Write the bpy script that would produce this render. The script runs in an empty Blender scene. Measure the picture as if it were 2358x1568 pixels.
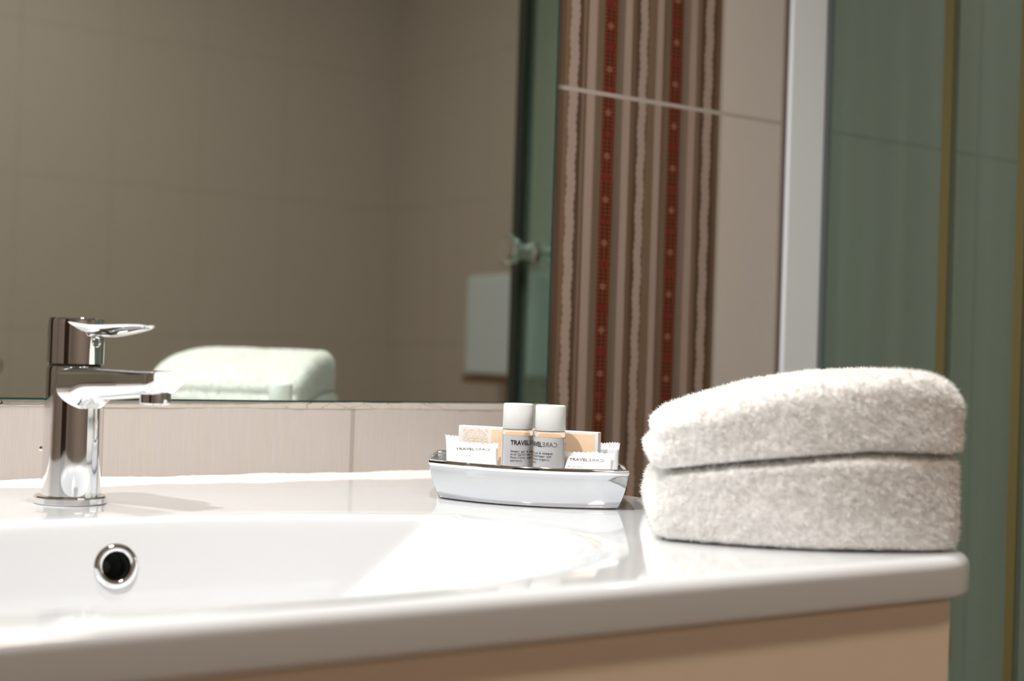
import bpy, bmesh, math, random
import numpy as np
from mathutils import Vector, Matrix

PI = math.pi
SC = bpy.context.scene
COL = SC.collection
rng = np.random.default_rng(7)
random.seed(7)

# ------------------------------------------------------------------ camera
F_PX, W_PX, H_PX = 3254.0, 2358.0, 1568.0
YAW, PITCH, ROLL = math.radians(33.95), math.radians(0.625), math.radians(1.874)
CAM = Vector((0.0, -1.25, 0.97337))
cy_, sy_, cp_, sp_ = math.cos(YAW), math.sin(YAW), math.cos(PITCH), math.sin(PITCH)
view = Vector((sy_ * cp_, cy_ * cp_, sp_))
right = Vector((cy_, -sy_, 0.0))
up = right.cross(view)
c_, s_ = math.cos(ROLL), math.sin(ROLL)
right, up = c_ * right + s_ * up, -s_ * right + c_ * up
cam_data = bpy.data.cameras.new('camera')
cam = bpy.data.objects.new('camera', cam_data)
COL.objects.link(cam)
cam.matrix_world = Matrix(((right.x, up.x, -view.x, CAM.x), (right.y, up.y, -view.y, CAM.y),
                           (right.z, up.z, -view.z, CAM.z), (0, 0, 0, 1)))
cam_data.sensor_width = 36.0
cam_data.lens = F_PX / W_PX * 36.0
cam_data.clip_start = 0.02
cam_data.dof.use_dof = True
cam_data.dof.focus_distance = 1.19
cam_data.dof.aperture_fstop = 4.2
SC.camera = cam

# ------------------------------------------------------------------ world, light, exposure
SC.view_settings.view_transform = 'Standard'
SC.view_settings.look = 'None'
SC.view_settings.gamma = 1.0
SC.view_settings.use_curve_mapping = False
SC.view_settings.exposure = 0.13
world = bpy.data.worlds.new('world')
SC.world = world
world.use_nodes = True
world.node_tree.nodes['Background'].inputs[0].default_value = (0.9, 0.85, 0.8, 1)
world.node_tree.nodes['Background'].inputs[1].default_value = 0.02
try:
    SC.cycles.use_denoising = True
    SC.cycles.max_bounces = 8
    SC.cycles.adaptive_threshold = 0.035
    SC.cycles.transparent_max_bounces = 12
    SC.cycles.sample_clamp_indirect = 12.0
    SC.cycles.caustics_reflective = True
    SC.cycles.caustics_refractive = False
except Exception:
    pass

LAMPS = [(-0.26, -0.59, 2.392), (0.40, -0.36, 2.392)]      # ceiling downlights over the washbasin
LAMP_W = (98.0, 44.0)
CEIL = (0.60, -1.45, 2.388)  # added room fill lamp, lifts the dim front faces and far walls
CEIL_W = 9.5
SHOWER_FILL = (1.72, -0.30, 2.392)  # added lamp, brightens the shower behind the green glass


def spot(name, loc, target, power, angle, blend, radius, color):
    l = bpy.data.lights.new(name, 'SPOT')
    l.energy = power
    l.spot_size = math.radians(angle)
    l.spot_blend = blend
    l.shadow_soft_size = radius
    l.color = color
    o = bpy.data.objects.new(name, l)
    COL.objects.link(o)
    o.location = loc
    o.rotation_euler = (Vector(target) - Vector(loc)).to_track_quat('-Z', 'Y').to_euler()
    return o


def area(name, loc, size, power, color, rot=(0, 0, 0)):
    l = bpy.data.lights.new(name, 'AREA')
    l.shape = 'DISK'
    l.size = size
    l.energy = power
    l.color = color
    o = bpy.data.objects.new(name, l)
    COL.objects.link(o)
    o.location = loc
    o.rotation_euler = rot
    return o


for i, p in enumerate(LAMPS):
    spot('downlight_light', (p[0], p[1], p[2] - 0.012), (p[0] + (0.5, 0.15)[i], p[1] + 0.12, 0.85), LAMP_W[i], 95, 1.0, 0.030, (1.0, 0.985, 0.97))
area('room_fill_light', (CEIL[0], CEIL[1], CEIL[2] - 0.004), 0.30, CEIL_W, (1.0, 0.86, 0.72))
area('shower_fill_light', (SHOWER_FILL[0], SHOWER_FILL[1], SHOWER_FILL[2] - 0.014), 0.06, 2.5, (0.95, 0.97, 0.98))


# ------------------------------------------------------------------ helpers
def lin(r, g, b, k=1.0):
    f = lambda v: ((v / 255.0) / 12.92 if v / 255.0 <= 0.04045 else (((v / 255.0) + 0.055) / 1.055) ** 2.4)
    return (f(r) * k, f(g) * k, f(b) * k, 1.0)


class NT:
    def __init__(s, name):
        s.m = bpy.data.materials.new(name)
        s.m.use_nodes = True
        s.t = s.m.node_tree
        s.b = s.t.nodes['Principled BSDF']
        s.out = s.t.nodes['Material Output']

    def n(s, typ, **kw):
        o = s.t.nodes.new(typ)
        for k, v in kw.items():
            setattr(o, k, v)
        return o

    def l(s, a, b):
        s.t.links.new(a, b)

    def math(s, op, a, b=None, c=None, clamp=False):
        o = s.n('ShaderNodeMath', operation=op)
        o.use_clamp = clamp
        for i, v in enumerate((a, b, c)):
            if v is None:
                continue
            if isinstance(v, (int, float)):
                o.inputs[i].default_value = v
            else:
                s.l(v, o.inputs[i])
        return o.outputs[0]

    def mix(s, f, a, b):
        o = s.n('ShaderNodeMix', data_type='RGBA')
        for sock, v in ((o.inputs[0], f), (o.inputs[6], a), (o.inputs[7], b)):
            if isinstance(v, (int, float, tuple)):
                sock.default_value = v
            else:
                s.l(v, sock)
        return o.outputs[2]

    def pos(s):
        g = s.n('ShaderNodeNewGeometry')
        x = s.n('ShaderNodeSeparateXYZ')
        s.l(g.outputs['Position'], x.inputs[0])
        return g.outputs['Position'], x.outputs[0], x.outputs[1], x.outputs[2]

    def noise(s, vec, scale, detail=3, rough=0.5, sx=None):
        if sx:
            m = s.n('ShaderNodeVectorMath', operation='MULTIPLY')
            s.l(vec, m.inputs[0])
            m.inputs[1].default_value = sx
            vec = m.outputs[0]
        o = s.n('ShaderNodeTexNoise')
        s.l(vec, o.inputs['Vector'])
        o.inputs['Scale'].default_value = scale
        o.inputs['Detail'].default_value = detail
        o.inputs['Roughness'].default_value = rough
        return o.outputs[0]

    def bump(s, h, strength, dist):
        o = s.n('ShaderNodeBump')
        o.inputs['Strength'].default_value = strength
        o.inputs['Distance'].default_value = dist
        s.l(h, o.inputs['Height'])
        s.l(o.outputs[0], s.b.inputs['Normal'])

    def set(s, **kw):
        for k, v in kw.items():
            s.b.inputs[k.replace('_', ' ')].default_value = v
        return s


def simple(name, color, rough=0.5, metallic=0.0, **kw):
    t = NT(name)
    t.set(Base_Color=color, Roughness=rough, Metallic=metallic, **kw)
    # slight procedural variation in the gloss
    p = t.pos()[0]
    nz = t.noise(p, 60.0, 2)
    t.l(t.math('MULTIPLY_ADD', nz, rough * 0.25, rough * 0.88), t.b.inputs['Roughness'])
    return t.m


def band(t, v, a, b):
    """1 where a < v < b."""
    return t.math('MULTIPLY', t.math('GREATER_THAN', v, a), t.math('LESS_THAN', v, b))


def tile_material(name, axis, grout_h, grout_v, base=(0.60, 0.535, 0.495, 1), decor=False, gw=0.0024, gcol=(0.42, 0.365, 0.32, 1)):
    """Beige woven-look wall tile. axis 0: runs along X, 1: along Y."""
    t = NT(name)
    p, X, Y, Z = t.pos()
    U = X if axis == 0 else Y
    # fine vertical weave
    sx = (900.0, 900.0, 30.0)
    wv = t.noise(p, 1.0, 2, 0.6, sx)
    wv2 = t.noise(p, 1.0, 2, 0.5, (90.0, 90.0, 3.0))
    col = t.mix(t.math('MULTIPLY', t.math('SUBTRACT', wv, 0.35, clamp=True), 1.6, clamp=True), tuple(c * 0.93 for c in base[:3]) + (1,), tuple(min(1, c * 1.06) for c in base[:3]) + (1,))
    col = t.mix(t.math('MULTIPLY', t.math('SUBTRACT', wv2, 0.35, clamp=True), 0.9, clamp=True), col, (base[0] * 1.0, base[1] * 0.95, base[2] * 0.89, 1))
    if decor:
        x0, x1 = 0.8894, 1.1273
        BR = (0.145, 0.085, 0.052, 1)
        BR2 = (0.18, 0.112, 0.072, 1)
        DK = (0.085, 0.047, 0.030, 1)
        LT = (0.37, 0.275, 0.228, 1)
        OL = (0.145, 0.105, 0.066, 1)
        RD = (0.14, 0.009, 0.006, 1)
        GR = (0.165, 0.127, 0.10, 1)
        LN = (0.22, 0.15, 0.11, 1)
        segs = [(.8894, LT), (.8918, BR), (.8935, LN), (.8955, BR), (.899, BR2), (.9052, DK), (.9183, DK), (.923, LN), (.9259, BR), (.9297, LT),
                (.9412, LN), (.9432, OL), (.9517, RD), (.9702, OL), (.975, GR), (.981, LT), (.9909, BR), (.998, DK), (1.0029, DK), (1.015, BR2), (1.0272, LT),
                (1.0364, BR), (1.042, OL), (1.0477, RD), (1.0664, GR), (1.072, LN), (1.078, LT), (1.0875, BR2), (1.094, DK), (1.1003, DK), (1.1143, DK), (1.1195, BR)]
        # soften with noise in X, thin threads
        thr = t.noise(p, 1.0, 1, 0.5, (1300.0, 1.0, 6.0))
        ux = t.math('ADD', X, t.math('MULTIPLY', t.math('SUBTRACT', thr, 0.5), 0.0022))
        tt = t.math('DIVIDE', t.math('SUBTRACT', ux, x0), x1 - x0)
        rp = t.n('ShaderNodeValToRGB')
        rp.color_ramp.interpolation = 'CONSTANT'
        els = rp.color_ramp.elements
        els[0].position = 0
        els[0].color = segs[0][1]
        els[1].position = (segs[1][0] - x0) / (x1 - x0)
        els[1].color = segs[1][1]
        for xx, c in segs[2:]:
            e = els.new((xx - x0) / (x1 - x0))
            e.color = c
        t.l(tt, rp.inputs[0])
        dc = rp.outputs[0]
        dc = t.mix(t.math('MULTIPLY', t.math('SUBTRACT', thr, 0.42, clamp=True), 1.6, clamp=True), dc, t.mix(0.75, dc, LN))
        # wavy light threads
        for xc, hw in ((.9118, .0062), (1.009, .0056), (1.1073, .0062)):
            w1 = t.math('SINE', t.math('MULTIPLY', Z, 2 * PI / 0.047))
            off = t.math('MULTIPLY', w1, 0.0007)
            d = t.math('ABSOLUTE', t.math('ADD', t.math('SUBTRACT', X, xc), off))
            bulge = t.math('MULTIPLY', t.math('ABSOLUTE', t.math('SINE', t.math('MULTIPLY', Z, PI / 0.0088))), 0.0013)
            m = t.math('LESS_THAN', t.math('SUBTRACT', d, bulge), hw - 0.0012)
            dc = t.mix(m, dc, LT)
        # beaded pattern on the two red bands
        for xa, xb, ph in ((.9517, .9702, 0.0), (1.0477, 1.0664, 0.004)):
            inb = band(t, X, xa + 0.0008, xb - 0.0008)
            per = (xb - xa) / 3.0
            ii = t.math('SINE', t.math('MULTIPLY', t.math('SUBTRACT', X, xa), PI / per))
            jj = t.math('SINE', t.math('MULTIPLY', Z, PI / 0.0046))
            dots = t.math('GREATER_THAN', t.math('MULTIPLY', t.math('ABSOLUTE', ii), t.math('ABSOLUTE', jj)), 0.52)
            fz = t.math('FRACT', t.math('DIVIDE', t.math('ADD', Z, ph - 0.004), 0.0485))
            bar = t.math('LESS_THAN', t.math('ABSOLUTE', t.math('SUBTRACT', fz, 0.155)), 0.075)
            nob = t.math('SUBTRACT', 1.0, bar)
            under = t.mix(t.math('MULTIPLY', inb, nob), dc, (0.075, 0.013, 0.007, 1))
            k = t.math('MULTIPLY', t.math('MULTIPLY', inb, dots), nob)
            dc = t.mix(k, under, (0.19, 0.050, 0.023, 1))
            # flower in the middle of each repeat
            dx = t.math('DIVIDE', t.math('SUBTRACT', X, (xa + xb) / 2), 0.004)
            dz = t.math('DIVIDE', t.math('SUBTRACT', fz, 0.65), 0.075)
            r2 = t.math('ADD', t.math('MULTIPLY', dx, dx), t.math('MULTIPLY', dz, dz))
            fl = t.math('MULTIPLY', t.math('LESS_THAN', r2, 1.0), t.math('GREATER_THAN', t.math('ABSOLUTE', t.math('SINE', t.math('MULTIPLY', r2, 5.0))), 0.35))
            dc = t.mix(fl, dc, (0.27, 0.12, 0.075, 1))
        inside = band(t, X, x0, x1)
        col = t.mix(inside, col, dc)
    # grout
    g = None
    for z in grout_h:
        k = t.math('LESS_THAN', t.math('ABSOLUTE', t.math('SUBTRACT', Z, z)), gw)
        g = k if g is None else t.math('MAXIMUM', g, k)
    for x in grout_v:
        k = t.math('LESS_THAN', t.math('ABSOLUTE', t.math('SUBTRACT', U, x)), gw)
        g = k if g is None else t.math('MAXIMUM', g, k)
    col = t.mix(g, col, gcol)
    t.l(col, t.b.inputs['Base Color'])
    t.l(t.math('MULTIPLY_ADD', g, 0.4, 0.30), t.b.inputs['Roughness'])
    t.b.inputs['Specular IOR Level'].default_value = 0.4
    hgt = t.math('SUBTRACT', t.math('MULTIPLY', wv, 0.12), g)
    t.bump(hgt, 0.35, 0.0008)
    return t.m


M = {}
M['tile_back'] = tile_material('decor_tile', 0, [0.468, 1.268, 1.668, 2.068], [0.15, 0.40, 0.650, 1.1285, 1.2285, 1.6, 1.85], decor=True)
M['tile_x'] = tile_material('beige_tile_long', 0, [0.603, 1.003, 1.403, 1.803, 2.203], [-0.75, -0.5, -0.25, 0.0, 0.25, .5, .75, 1.0, 1.25, 1.5, 1.75], gw=0.0020, gcol=(0.50, 0.44, 0.395, 1))
M['tile_y'] = tile_material('beige_tile_side', 1, [0.603, 1.003, 1.403, 1.803, 2.203], [-2.25, -2.0, -1.75, -1.5, -1.25, -1.0, -.75, -.5, -.25], gw=0.0020, gcol=(0.50, 0.44, 0.395, 1))
M['floor'] = tile_material('floor_tile', 0, [-1], [-0.6, -0.2, 0.2, 0.6, 1.0, 1.4, 1.8], base=(0.46, 0.37, 0.30, 1), gw=0.0025)
M['ceiling'] = simple('white_ceiling', (0.75, 0.73, 0.70, 1), 0.8)

t = NT('white_ceramic')
t.set(Base_Color=(0.725, 0.735, 0.75, 1), Roughness=0.07, Coat_Weight=0.4, Coat_Roughness=0.03)
t.b.inputs['Specular IOR Level'].default_value = 0.55
p = t.pos()[0]
t.bump(t.noise(p, 7.0, 2), 0.04, 0.004)
M['ceramic'] = t.m
t = NT('chrome')
t.set(Base_Color=(0.86, 0.86, 0.87, 1), Metallic=1.0, Roughness=0.045)
t.l(t.math('MULTIPLY_ADD', t.noise(t.pos()[0], 180.0, 3), 0.05, 0.02), t.b.inputs['Roughness'])
M['chrome'] = t.m
t = NT('tray_metal')
t.set(Base_Color=(0.62, 0.63, 0.655, 1), Metallic=1.0, Roughness=0.08)
t.l(t.math('MULTIPLY_ADD', t.noise(t.pos()[0], 260.0, 3), 0.10, 0.03), t.b.inputs['Roughness'])
M['tray'] = t.m
M['dark_gap'] = simple('dark_gap', (0.012, 0.012, 0.012, 1), 0.6)
M['drain_dark'] = simple('overflow_tube', (0.035, 0.04, 0.032, 1), 0.35)
t = NT('mirror_glass')
t.set(Base_Color=(0.85, 0.94, 0.88, 1), Metallic=1.0, Roughness=0.0)
t.l(t.math('MULTIPLY', t.noise(t.pos()[0], 3.0, 1), 0.004), t.b.inputs['Roughness'])
M['mirror'] = t.m
M['mirror_edge'] = simple('mirror_edge', (0.012, 0.045, 0.035, 1), 0.15)
t = NT('plaster_strip')
t.set(Base_Color=(0.62, 0.57, 0.50, 1), Roughness=0.85)
p, X, Y, Z = t.pos()
nz = t.noise(p, 160.0, 4, 0.6)
v = t.n('ShaderNodeTexVoronoi', feature='DISTANCE_TO_EDGE')
mm = t.n('ShaderNodeVectorMath', operation='MULTIPLY')
t.l(p, mm.inputs[0])
mm.inputs[1].default_value = (28.0, 1.0, 90.0)
nn = t.n('ShaderNodeVectorMath', operation='ADD')
t.l(mm.outputs[0], nn.inputs[0])
n2 = t.n('ShaderNodeTexNoise')
t.l(p, n2.inputs['Vector'])
n2.inputs['Scale'].default_value = 60.0
t.l(n2.outputs[1], nn.inputs[1])
t.l(nn.outputs[0], v.inputs['Vector'])
v.inputs['Scale'].default_value = 1.0
crk = t.math('MULTIPLY', t.math('LESS_THAN', v.outputs['Distance'], 0.010), t.math('GREATER_THAN', t.noise(p, 9.0, 2), 0.56))
t.l(t.mix(crk, t.mix(nz, (0.47, 0.42, 0.36, 1), (0.60, 0.55, 0.49, 1)), (0.08, 0.06, 0.045, 1)), t.b.inputs['Base Color'])
t.bump(nz, 0.5, 0.001)
M['plaster'] = t.m
M['silicone'] = simple('white_silicone', (0.80, 0.77, 0.73, 1), 0.35)
M['profile'] = simple('white_aluminium', (0.86, 0.88, 0.93, 1), 0.35, 0.0)
M['seal_grey'] = simple('grey_rubber_seal', (0.16, 0.17, 0.18, 1), 0.5)
M['seal_brown'] = simple('brown_joint', (0.13, 0.095, 0.08, 1), 0.6)
M['seal_gold'] = simple('yellowed_seal', (0.13, 0.105, 0.035, 1), 0.45)
M['steel_dark'] = simple('dark_steel', (0.05, 0.055, 0.045, 1), 0.3, 0.6)
M['cabinet'] = simple('beige_laminate', (0.95, 0.79, 0.62, 1), 0.4)
M['cabinet_in'] = simple('cabinet_edge_brown', (0.20, 0.10, 0.045, 1), 0.5)
M['white_gloss'] = simple('white_lacquer', (0.68, 0.76, 0.84, 1), 0.3)
M['door_wood'] = simple('dark_door', (0.055, 0.030, 0.020, 1), 0.45)
M['cap'] = simple('white_cap_plastic', (0.80, 0.80, 0.795, 1), 0.32)
M['label'] = simple('pearl_label', (0.58, 0.585, 0.60, 1), 0.4)
M['ink'] = simple('black_ink', (0.014, 0.014, 0.014, 1), 0.5)
M['ink_grey'] = simple('grey_ink', (0.10, 0.10, 0.10, 1), 0.5)
M['ink_olive'] = simple('olive_ink', (0.07, 0.065, 0.045, 1), 0.5)
M['peach'] = simple('peach_print', lin(252, 220, 186), 0.5)
M['card'] = simple('white_card', (0.88, 0.87, 0.85, 1), 0.45)
M['lamp_glow'] = NT('lamp_glass').set(Emission_Color=(1, 0.95, 0.88, 1), Emission_Strength=1.5).m

t = NT('clear_plastic')
t.set(Base_Color=(0.98, 0.93, 0.86, 1), Roughness=0.03, IOR=1.14, Transmission_Weight=1.0)
t.l(t.math('MULTIPLY_ADD', t.noise(t.pos()[0], 200.0, 2), 0.03, 0.01), t.b.inputs['Roughness'])
M['clear'] = t.m
M['gel'] = simple('pale_gel_plastic', (0.60, 0.54, 0.45, 1), 0.15)
t = NT('paper_wrap')
t.set(Base_Color=(0.90, 0.90, 0.895, 1), Roughness=0.55)
t.bump(t.noise(t.pos()[0], 110.0, 3), 0.35, 0.002)
M['wrap'] = t.m
t = NT('frosted_wrap')
t.set(Base_Color=(0.74, 0.745, 0.77, 1), Roughness=0.35)
t.bump(t.noise(t.pos()[0], 120.0, 3), 0.4, 0.002)
M['wrap2'] = t.m

# shower glass: green float glass seen as a thin pane (transparent, tinted, with a gloss coat)
t = NT('green_shower_glass')
t.t.nodes.remove(t.b)
tr = t.n('ShaderNodeBsdfTransparent')
tr.inputs[0].default_value = (0.70, 0.79, 0.745, 1)
gl = t.n('ShaderNodeBsdfGlossy')
gl.inputs['Roughness'].default_value = 0.22
gl.inputs[0].default_value = (0.62, 0.78, 0.72, 1)
fr = t.n('ShaderNodeFresnel')
fr.inputs[0].default_value = 1.5
mx = t.n('ShaderNodeMixShader')
p, X, Y, Z = t.pos()
nz = t.noise(p, 1.0, 3, 0.5, (20.0, 26.0, 0.8))
df = t.n('ShaderNodeBsdfDiffuse')
df.inputs[0].default_value = (0.32, 0.42, 0.36, 1)
mx2 = t.n('ShaderNodeMixShader')
t.l(t.math('MULTIPLY_ADD', nz, 0.22, 0.02), mx2.inputs[0])
t.l(tr.outputs[0], mx2.inputs[1])
t.l(df.outputs[0], mx2.inputs[2])
bf = t.n('ShaderNodeNewGeometry')
t.l(t.math('MULTIPLY', fr.outputs[0], t.math('SUBTRACT', 1.0, bf.outputs['Backfacing'])), mx.inputs[0])
t.l(mx2.outputs[0], mx.inputs[1])
t.l(gl.outputs[0], mx.inputs[2])
t.l(mx.outputs[0], t.out.inputs[0])
M['glass'] = t.m

t = NT('terry_cotton')
t.set(Base_Color=(0.97, 0.955, 0.935, 1), Roughness=0.9, Sheen_Weight=0.35, Sheen_Roughness=0.5)
t.b.inputs['Specular IOR Level'].default_value = 0.1
tl = t.n('ShaderNodeBsdfTranslucent')
tl.inputs[0].default_value = (0.97, 0.95, 0.925, 1)
mx = t.n('ShaderNodeMixShader')
mx.inputs[0].default_value = 0.12
t.l(t.b.outputs[0], mx.inputs[1])
t.l(tl.outputs[0], mx.inputs[2])
t.l(mx.outputs[0], t.out.inputs[0])
M['terry'] = t.m


# ------------------------------------------------------------------ mesh helpers
class MB:
    def __init__(s):
        s.v, s.f = [], []

    def add(s, vs, fs):
        o = len(s.v)
        s.v += [tuple(x) for x in vs]
        s.f += [tuple(i + o for i in f) for f in fs]
        return s

    def box(s, x0, x1, y0, y1, z0, z1):
        vs = [(x, y, z) for z in (z0, z1) for y in (y0, y1) for x in (x0, x1)]
        return s.add(vs, [(0, 2, 3, 1), (4, 5, 7, 6), (0, 1, 5, 4), (2, 6, 7, 3), (0, 4, 6, 2), (1, 3, 7, 5)])

    def rings(s, rings, closed=True, cap0=True, cap1=True):
        n = len(rings[0])
        o = len(s.v)
        for r in rings:
            s.v += [tuple(p) for p in r]
        for i in range(len(rings) - 1):
            for j in range(n if closed else n - 1):
                k = (j + 1) % n
                s.f.append((o + i * n + j, o + i * n + k, o + (i + 1) * n + k, o + (i + 1) * n + j))
        if cap0:
            s.f.append(tuple(o + j for j in reversed(range(n))))
        if cap1:
            s.f.append(tuple(o + (len(rings) - 1) * n + j for j in range(n)))
        return s

    def lathe(s, prof, n=64, cx=0, cy=0, cz=0, cap0=True, cap1=True, sx=1.0, sy=1.0):
        return s.rings([[(cx + r * sx * math.cos(2 * PI * j / n), cy + r * sy * math.sin(2 * PI * j / n), cz + z) for j in range(n)] for r, z in prof], True, cap0, cap1)

    def tube(s, pts, r, n=12):
        pts = [Vector(p) for p in pts]
        rings = []
        for i, p in enumerate(pts):
            d = (pts[min(i + 1, len(pts) - 1)] - pts[max(i - 1, 0)]).normalized()
            a = d.orthogonal().normalized() if i == 0 else (a - d * a.dot(d)).normalized()
            b = d.cross(a)
            rr = r[i] if isinstance(r, (list, tuple)) else r
            rings.append([p + rr * (a * math.cos(2 * PI * j / n) + b * math.sin(2 * PI * j / n)) for j in range(n)])
        return s.rings(rings)

    def build(s, name, mat, parent=None, smooth=True, bevel=0.0, segs=2, angle=35, weld=False):
        me = bpy.data.meshes.new(name)
        me.from_pydata(s.v, [], s.f)
        me.validate()
        bm = bmesh.new()
        bm.from_mesh(me)
        if weld:
            bmesh.ops.remove_doubles(bm, verts=bm.verts, dist=1e-6)
        bmesh.ops.recalc_face_normals(bm, faces=bm.faces)
        bm.to_mesh(me)
        bm.free()
        me.materials.append(mat)
        o = bpy.data.objects.new(name, me)
        COL.objects.link(o)
        if parent:
            o.parent = parent
        if bevel > 0:
            b = o.modifiers.new('bevel', 'BEVEL')
            b.width = bevel
            b.segments = segs
            b.limit_method = 'ANGLE'
            b.angle_limit = math.radians(40)
        if smooth:
            for p in me.polygons:
                p.use_smooth = True
            me.set_sharp_from_angle(angle=math.radians(angle))
        return o


def tag(o, label, cat, group=None):
    o['label'] = label
    o['category'] = cat
    if group:
        o['group'] = group
    return o


def empty(name, loc, label, cat, group=None, rz=0.0):
    o = bpy.data.objects.new(name, None)
    COL.objects.link(o)
    o.location = loc
    o.rotation_euler = (0, 0, rz)
    o.empty_display_size = 0.02
    return tag(o, label, cat, group)


def struct(name, mb, mat, **kw):
    o = mb.build(name, mat, **kw)
    o['kind'] = 'structure'
    return o


def arr(name, v, f, mat, parent=None, smooth=True):
    """Fast mesh from numpy arrays; f is an (n,3) or (n,4) index array or a list of them."""
    me = bpy.data.meshes.new(name)
    fl = f if isinstance(f, list) else [f]
    me.vertices.add(len(v))
    me.vertices.foreach_set('co', np.asarray(v, dtype=np.float32).ravel())
    loops = np.concatenate([a.ravel() for a in fl])
    tot = np.concatenate([np.full(len(a), a.shape[1]) for a in fl])
    st = np.concatenate([[0], np.cumsum(tot)[:-1]])
    me.loops.add(len(loops))
    me.loops.foreach_set('vertex_index', loops.astype(np.int32))
    me.polygons.add(len(tot))
    me.polygons.foreach_set('loop_start', st.astype(np.int32))
    me.polygons.foreach_set('loop_total', tot.astype(np.int32))
    me.polygons.foreach_set('use_smooth', np.full(len(tot), smooth))
    me.update(calc_edges=True)
    me.materials.append(mat)
    o = bpy.data.objects.new(name, me)
    COL.objects.link(o)
    if parent:
        o.parent = parent
    return o


def text_mesh(txt, size, bold=0.0, mono=None, mirror=False, align='LEFT'):
    """Text as (verts 2D, faces) in metres; mono = fixed pitch per character."""
    out_v, out_f = [], []

    def one(s, x0):
        cu = bpy.data.curves.new('t', 'FONT')
        cu.body = s
        cu.size = size
        cu.offset = bold
        cu.resolution_u = 3
        cu.align_x = 'CENTER' if mono else 'LEFT'
        ob = bpy.data.objects.new('t', cu)
        COL.objects.link(ob)
        dg = bpy.context.evaluated_depsgraph_get()
        me = bpy.data.meshes.new_from_object(ob.evaluated_get(dg))
        o = len(out_v)
        xs = [v.co.x for v in me.vertices]
        for v in me.vertices:
            out_v.append([v.co.x + x0, v.co.y])
        for p in me.polygons:
            out_f.append([i + o for i in p.vertices])
        bpy.data.objects.remove(ob)
        bpy.data.meshes.remove(me)
        return (min(xs), max(xs)) if xs else (0, 0)
    if mono:
        for i, ch in enumerate(txt):
            if ch != ' ':
                one(ch, (i + 0.5) * mono)
    else:
        one(txt, 0.0)
    v = np.array(out_v)
    if mirror:
        v[:, 0] = v[:, 0].max() + v[:, 0].min() - v[:, 0]
        out_f = [f[::-1] for f in out_f]
    return v, out_f


# ------------------------------------------------------------------ the room
XL, XR, YF, YB, ZT = -1.25, 2.12, -2.5, 0.0, 2.4
struct('wall_back', MB().box(XL, XR, YB, YB + 0.1, 0, ZT), M['tile_back'], smooth=False)
struct('wall_front', MB().box(XL, XR, YF - 0.1, YF, 0, ZT), M['tile_x'], smooth=False)
struct('wall_right', MB().box(XR, XR + 0.1, YF - 0.1, YB + 0.1, 0, ZT), M['tile_y'], smooth=False)
struct('wall_left', MB().box(XL - 0.1, XL, YF - 0.1, YB + 0.1, 0, ZT), M['tile_y'], smooth=False)
struct('floor', MB().box(XL - 0.1, XR + 0.1, YF - 0.1, YB + 0.1, -0.1, 0), M['floor'], smooth=False)
struct('ceiling', MB().box(XL - 0.1, XR + 0.1, YF - 0.1, YB + 0.1, ZT, ZT + 0.1), M['ceiling'], smooth=False)
d = MB().box(XL, XL + 0.03, -1.75, -0.95, 0, 2.05)
struct('door_1', d, M['door_wood'], smooth=False)

# plaster strip under the mirror and silicone bead along the worktop
mb = MB()
n = 220
rr = []
for i in range(n):
    x = -0.4 + (0.886 + 0.4) * i / (n - 1)
    w = 0.00022 * math.sin(i * 0.21) + 0.00018 * random.uniform(-1, 1)
    rr.append([(x, -0.0001, 0.9160 + w * 0.4), (x, -0.0088 + w, 0.9163 + w), (x, -0.0078 + w, 0.9225), (x, -0.0001, 0.9232)])
mb.rings(rr)
struct('trim_1', mb, M['plaster'])
mb = MB()
rr = []
n = 300
for i in range(n):
    x = -0.165 + 0.98 * i / (n - 1)
    w = 0.0003 * math.sin(x * 37) + 0.0002 * math.sin(x * 91 + 1) + 0.0002 * random.uniform(-1, 1)
    rr.append([(x, -0.0001, 0.8495), (x, -0.0138 - w, 0.8498), (x, -0.0118 - w * .5, 0.8522 + w), (x, -0.0080, 0.8542 + 1.5 * w)])
mb.rings(rr)
struct('trim_2', mb, M['silicone'])
struct('trim_4', MB().box(-0.45, 0.8885, -0.0085, 0.0, 0.8, 0.9164), M['tile_back'], smooth=False)
mb = MB()
mb.box(1.2300, 1.2330, -0.003, 0.0, 0.0, 2.2)
struct('trim_3', mb, M['seal_brown'], smooth=False)

# ------------------------------------------------------------------ washbasin
WB = empty('washbasin', (0.325, -0.43, 0.85), 'glossy white ceramic countertop washbasin with a wide sunken bowl and thick front edge', 'washbasin')
BC = (0.325, -0.43)
N = 720
ZC = 0.85
THS = [2 * PI * j / N for j in range(N)]


def rect_ring(x0, x1, y0, y1, r, z):
    out = []
    for th in THS:
        dx, dy = math.cos(th), math.sin(th)
        lo, hi = 0.0, 2.0
        cx, cy = (x0 + x1) / 2, (y0 + y1) / 2
        hx, hy = (x1 - x0) / 2, (y1 - y0) / 2
        for _ in range(40):
            m = (lo + hi) / 2
            px, py = BC[0] + dx * m - cx, BC[1] + dy * m - cy
            qx, qy = abs(px) - (hx - r), abs(py) - (hy - r)
            dd = math.hypot(max(qx, 0), max(qy, 0)) + min(max(qx, qy), 0) - r
            if dd < 0:
                lo = m
            else:
                hi = m
        out.append((BC[0] + dx * lo - WB.location.x, BC[1] + dy * lo - WB.location.y, z - ZC))
    return out


def sup_ring(a, bb, bf, nb, nf, z, ox=0.0, oy=0.0):
    """bowl outline: half widths a, bb (back), bf (front), exponents back and front"""
    out = []
    for th in THS:
        dx, dy = math.cos(th), math.sin(th)
        b, e = (bb, nb) if dy > 0 else (bf, nf)
        r = ((abs(dx) / a) ** e + (abs(dy) / b) ** e) ** (-1 / e)
        out.append((ox + dx * r, oy + dy * r, z))
    return out


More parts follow.
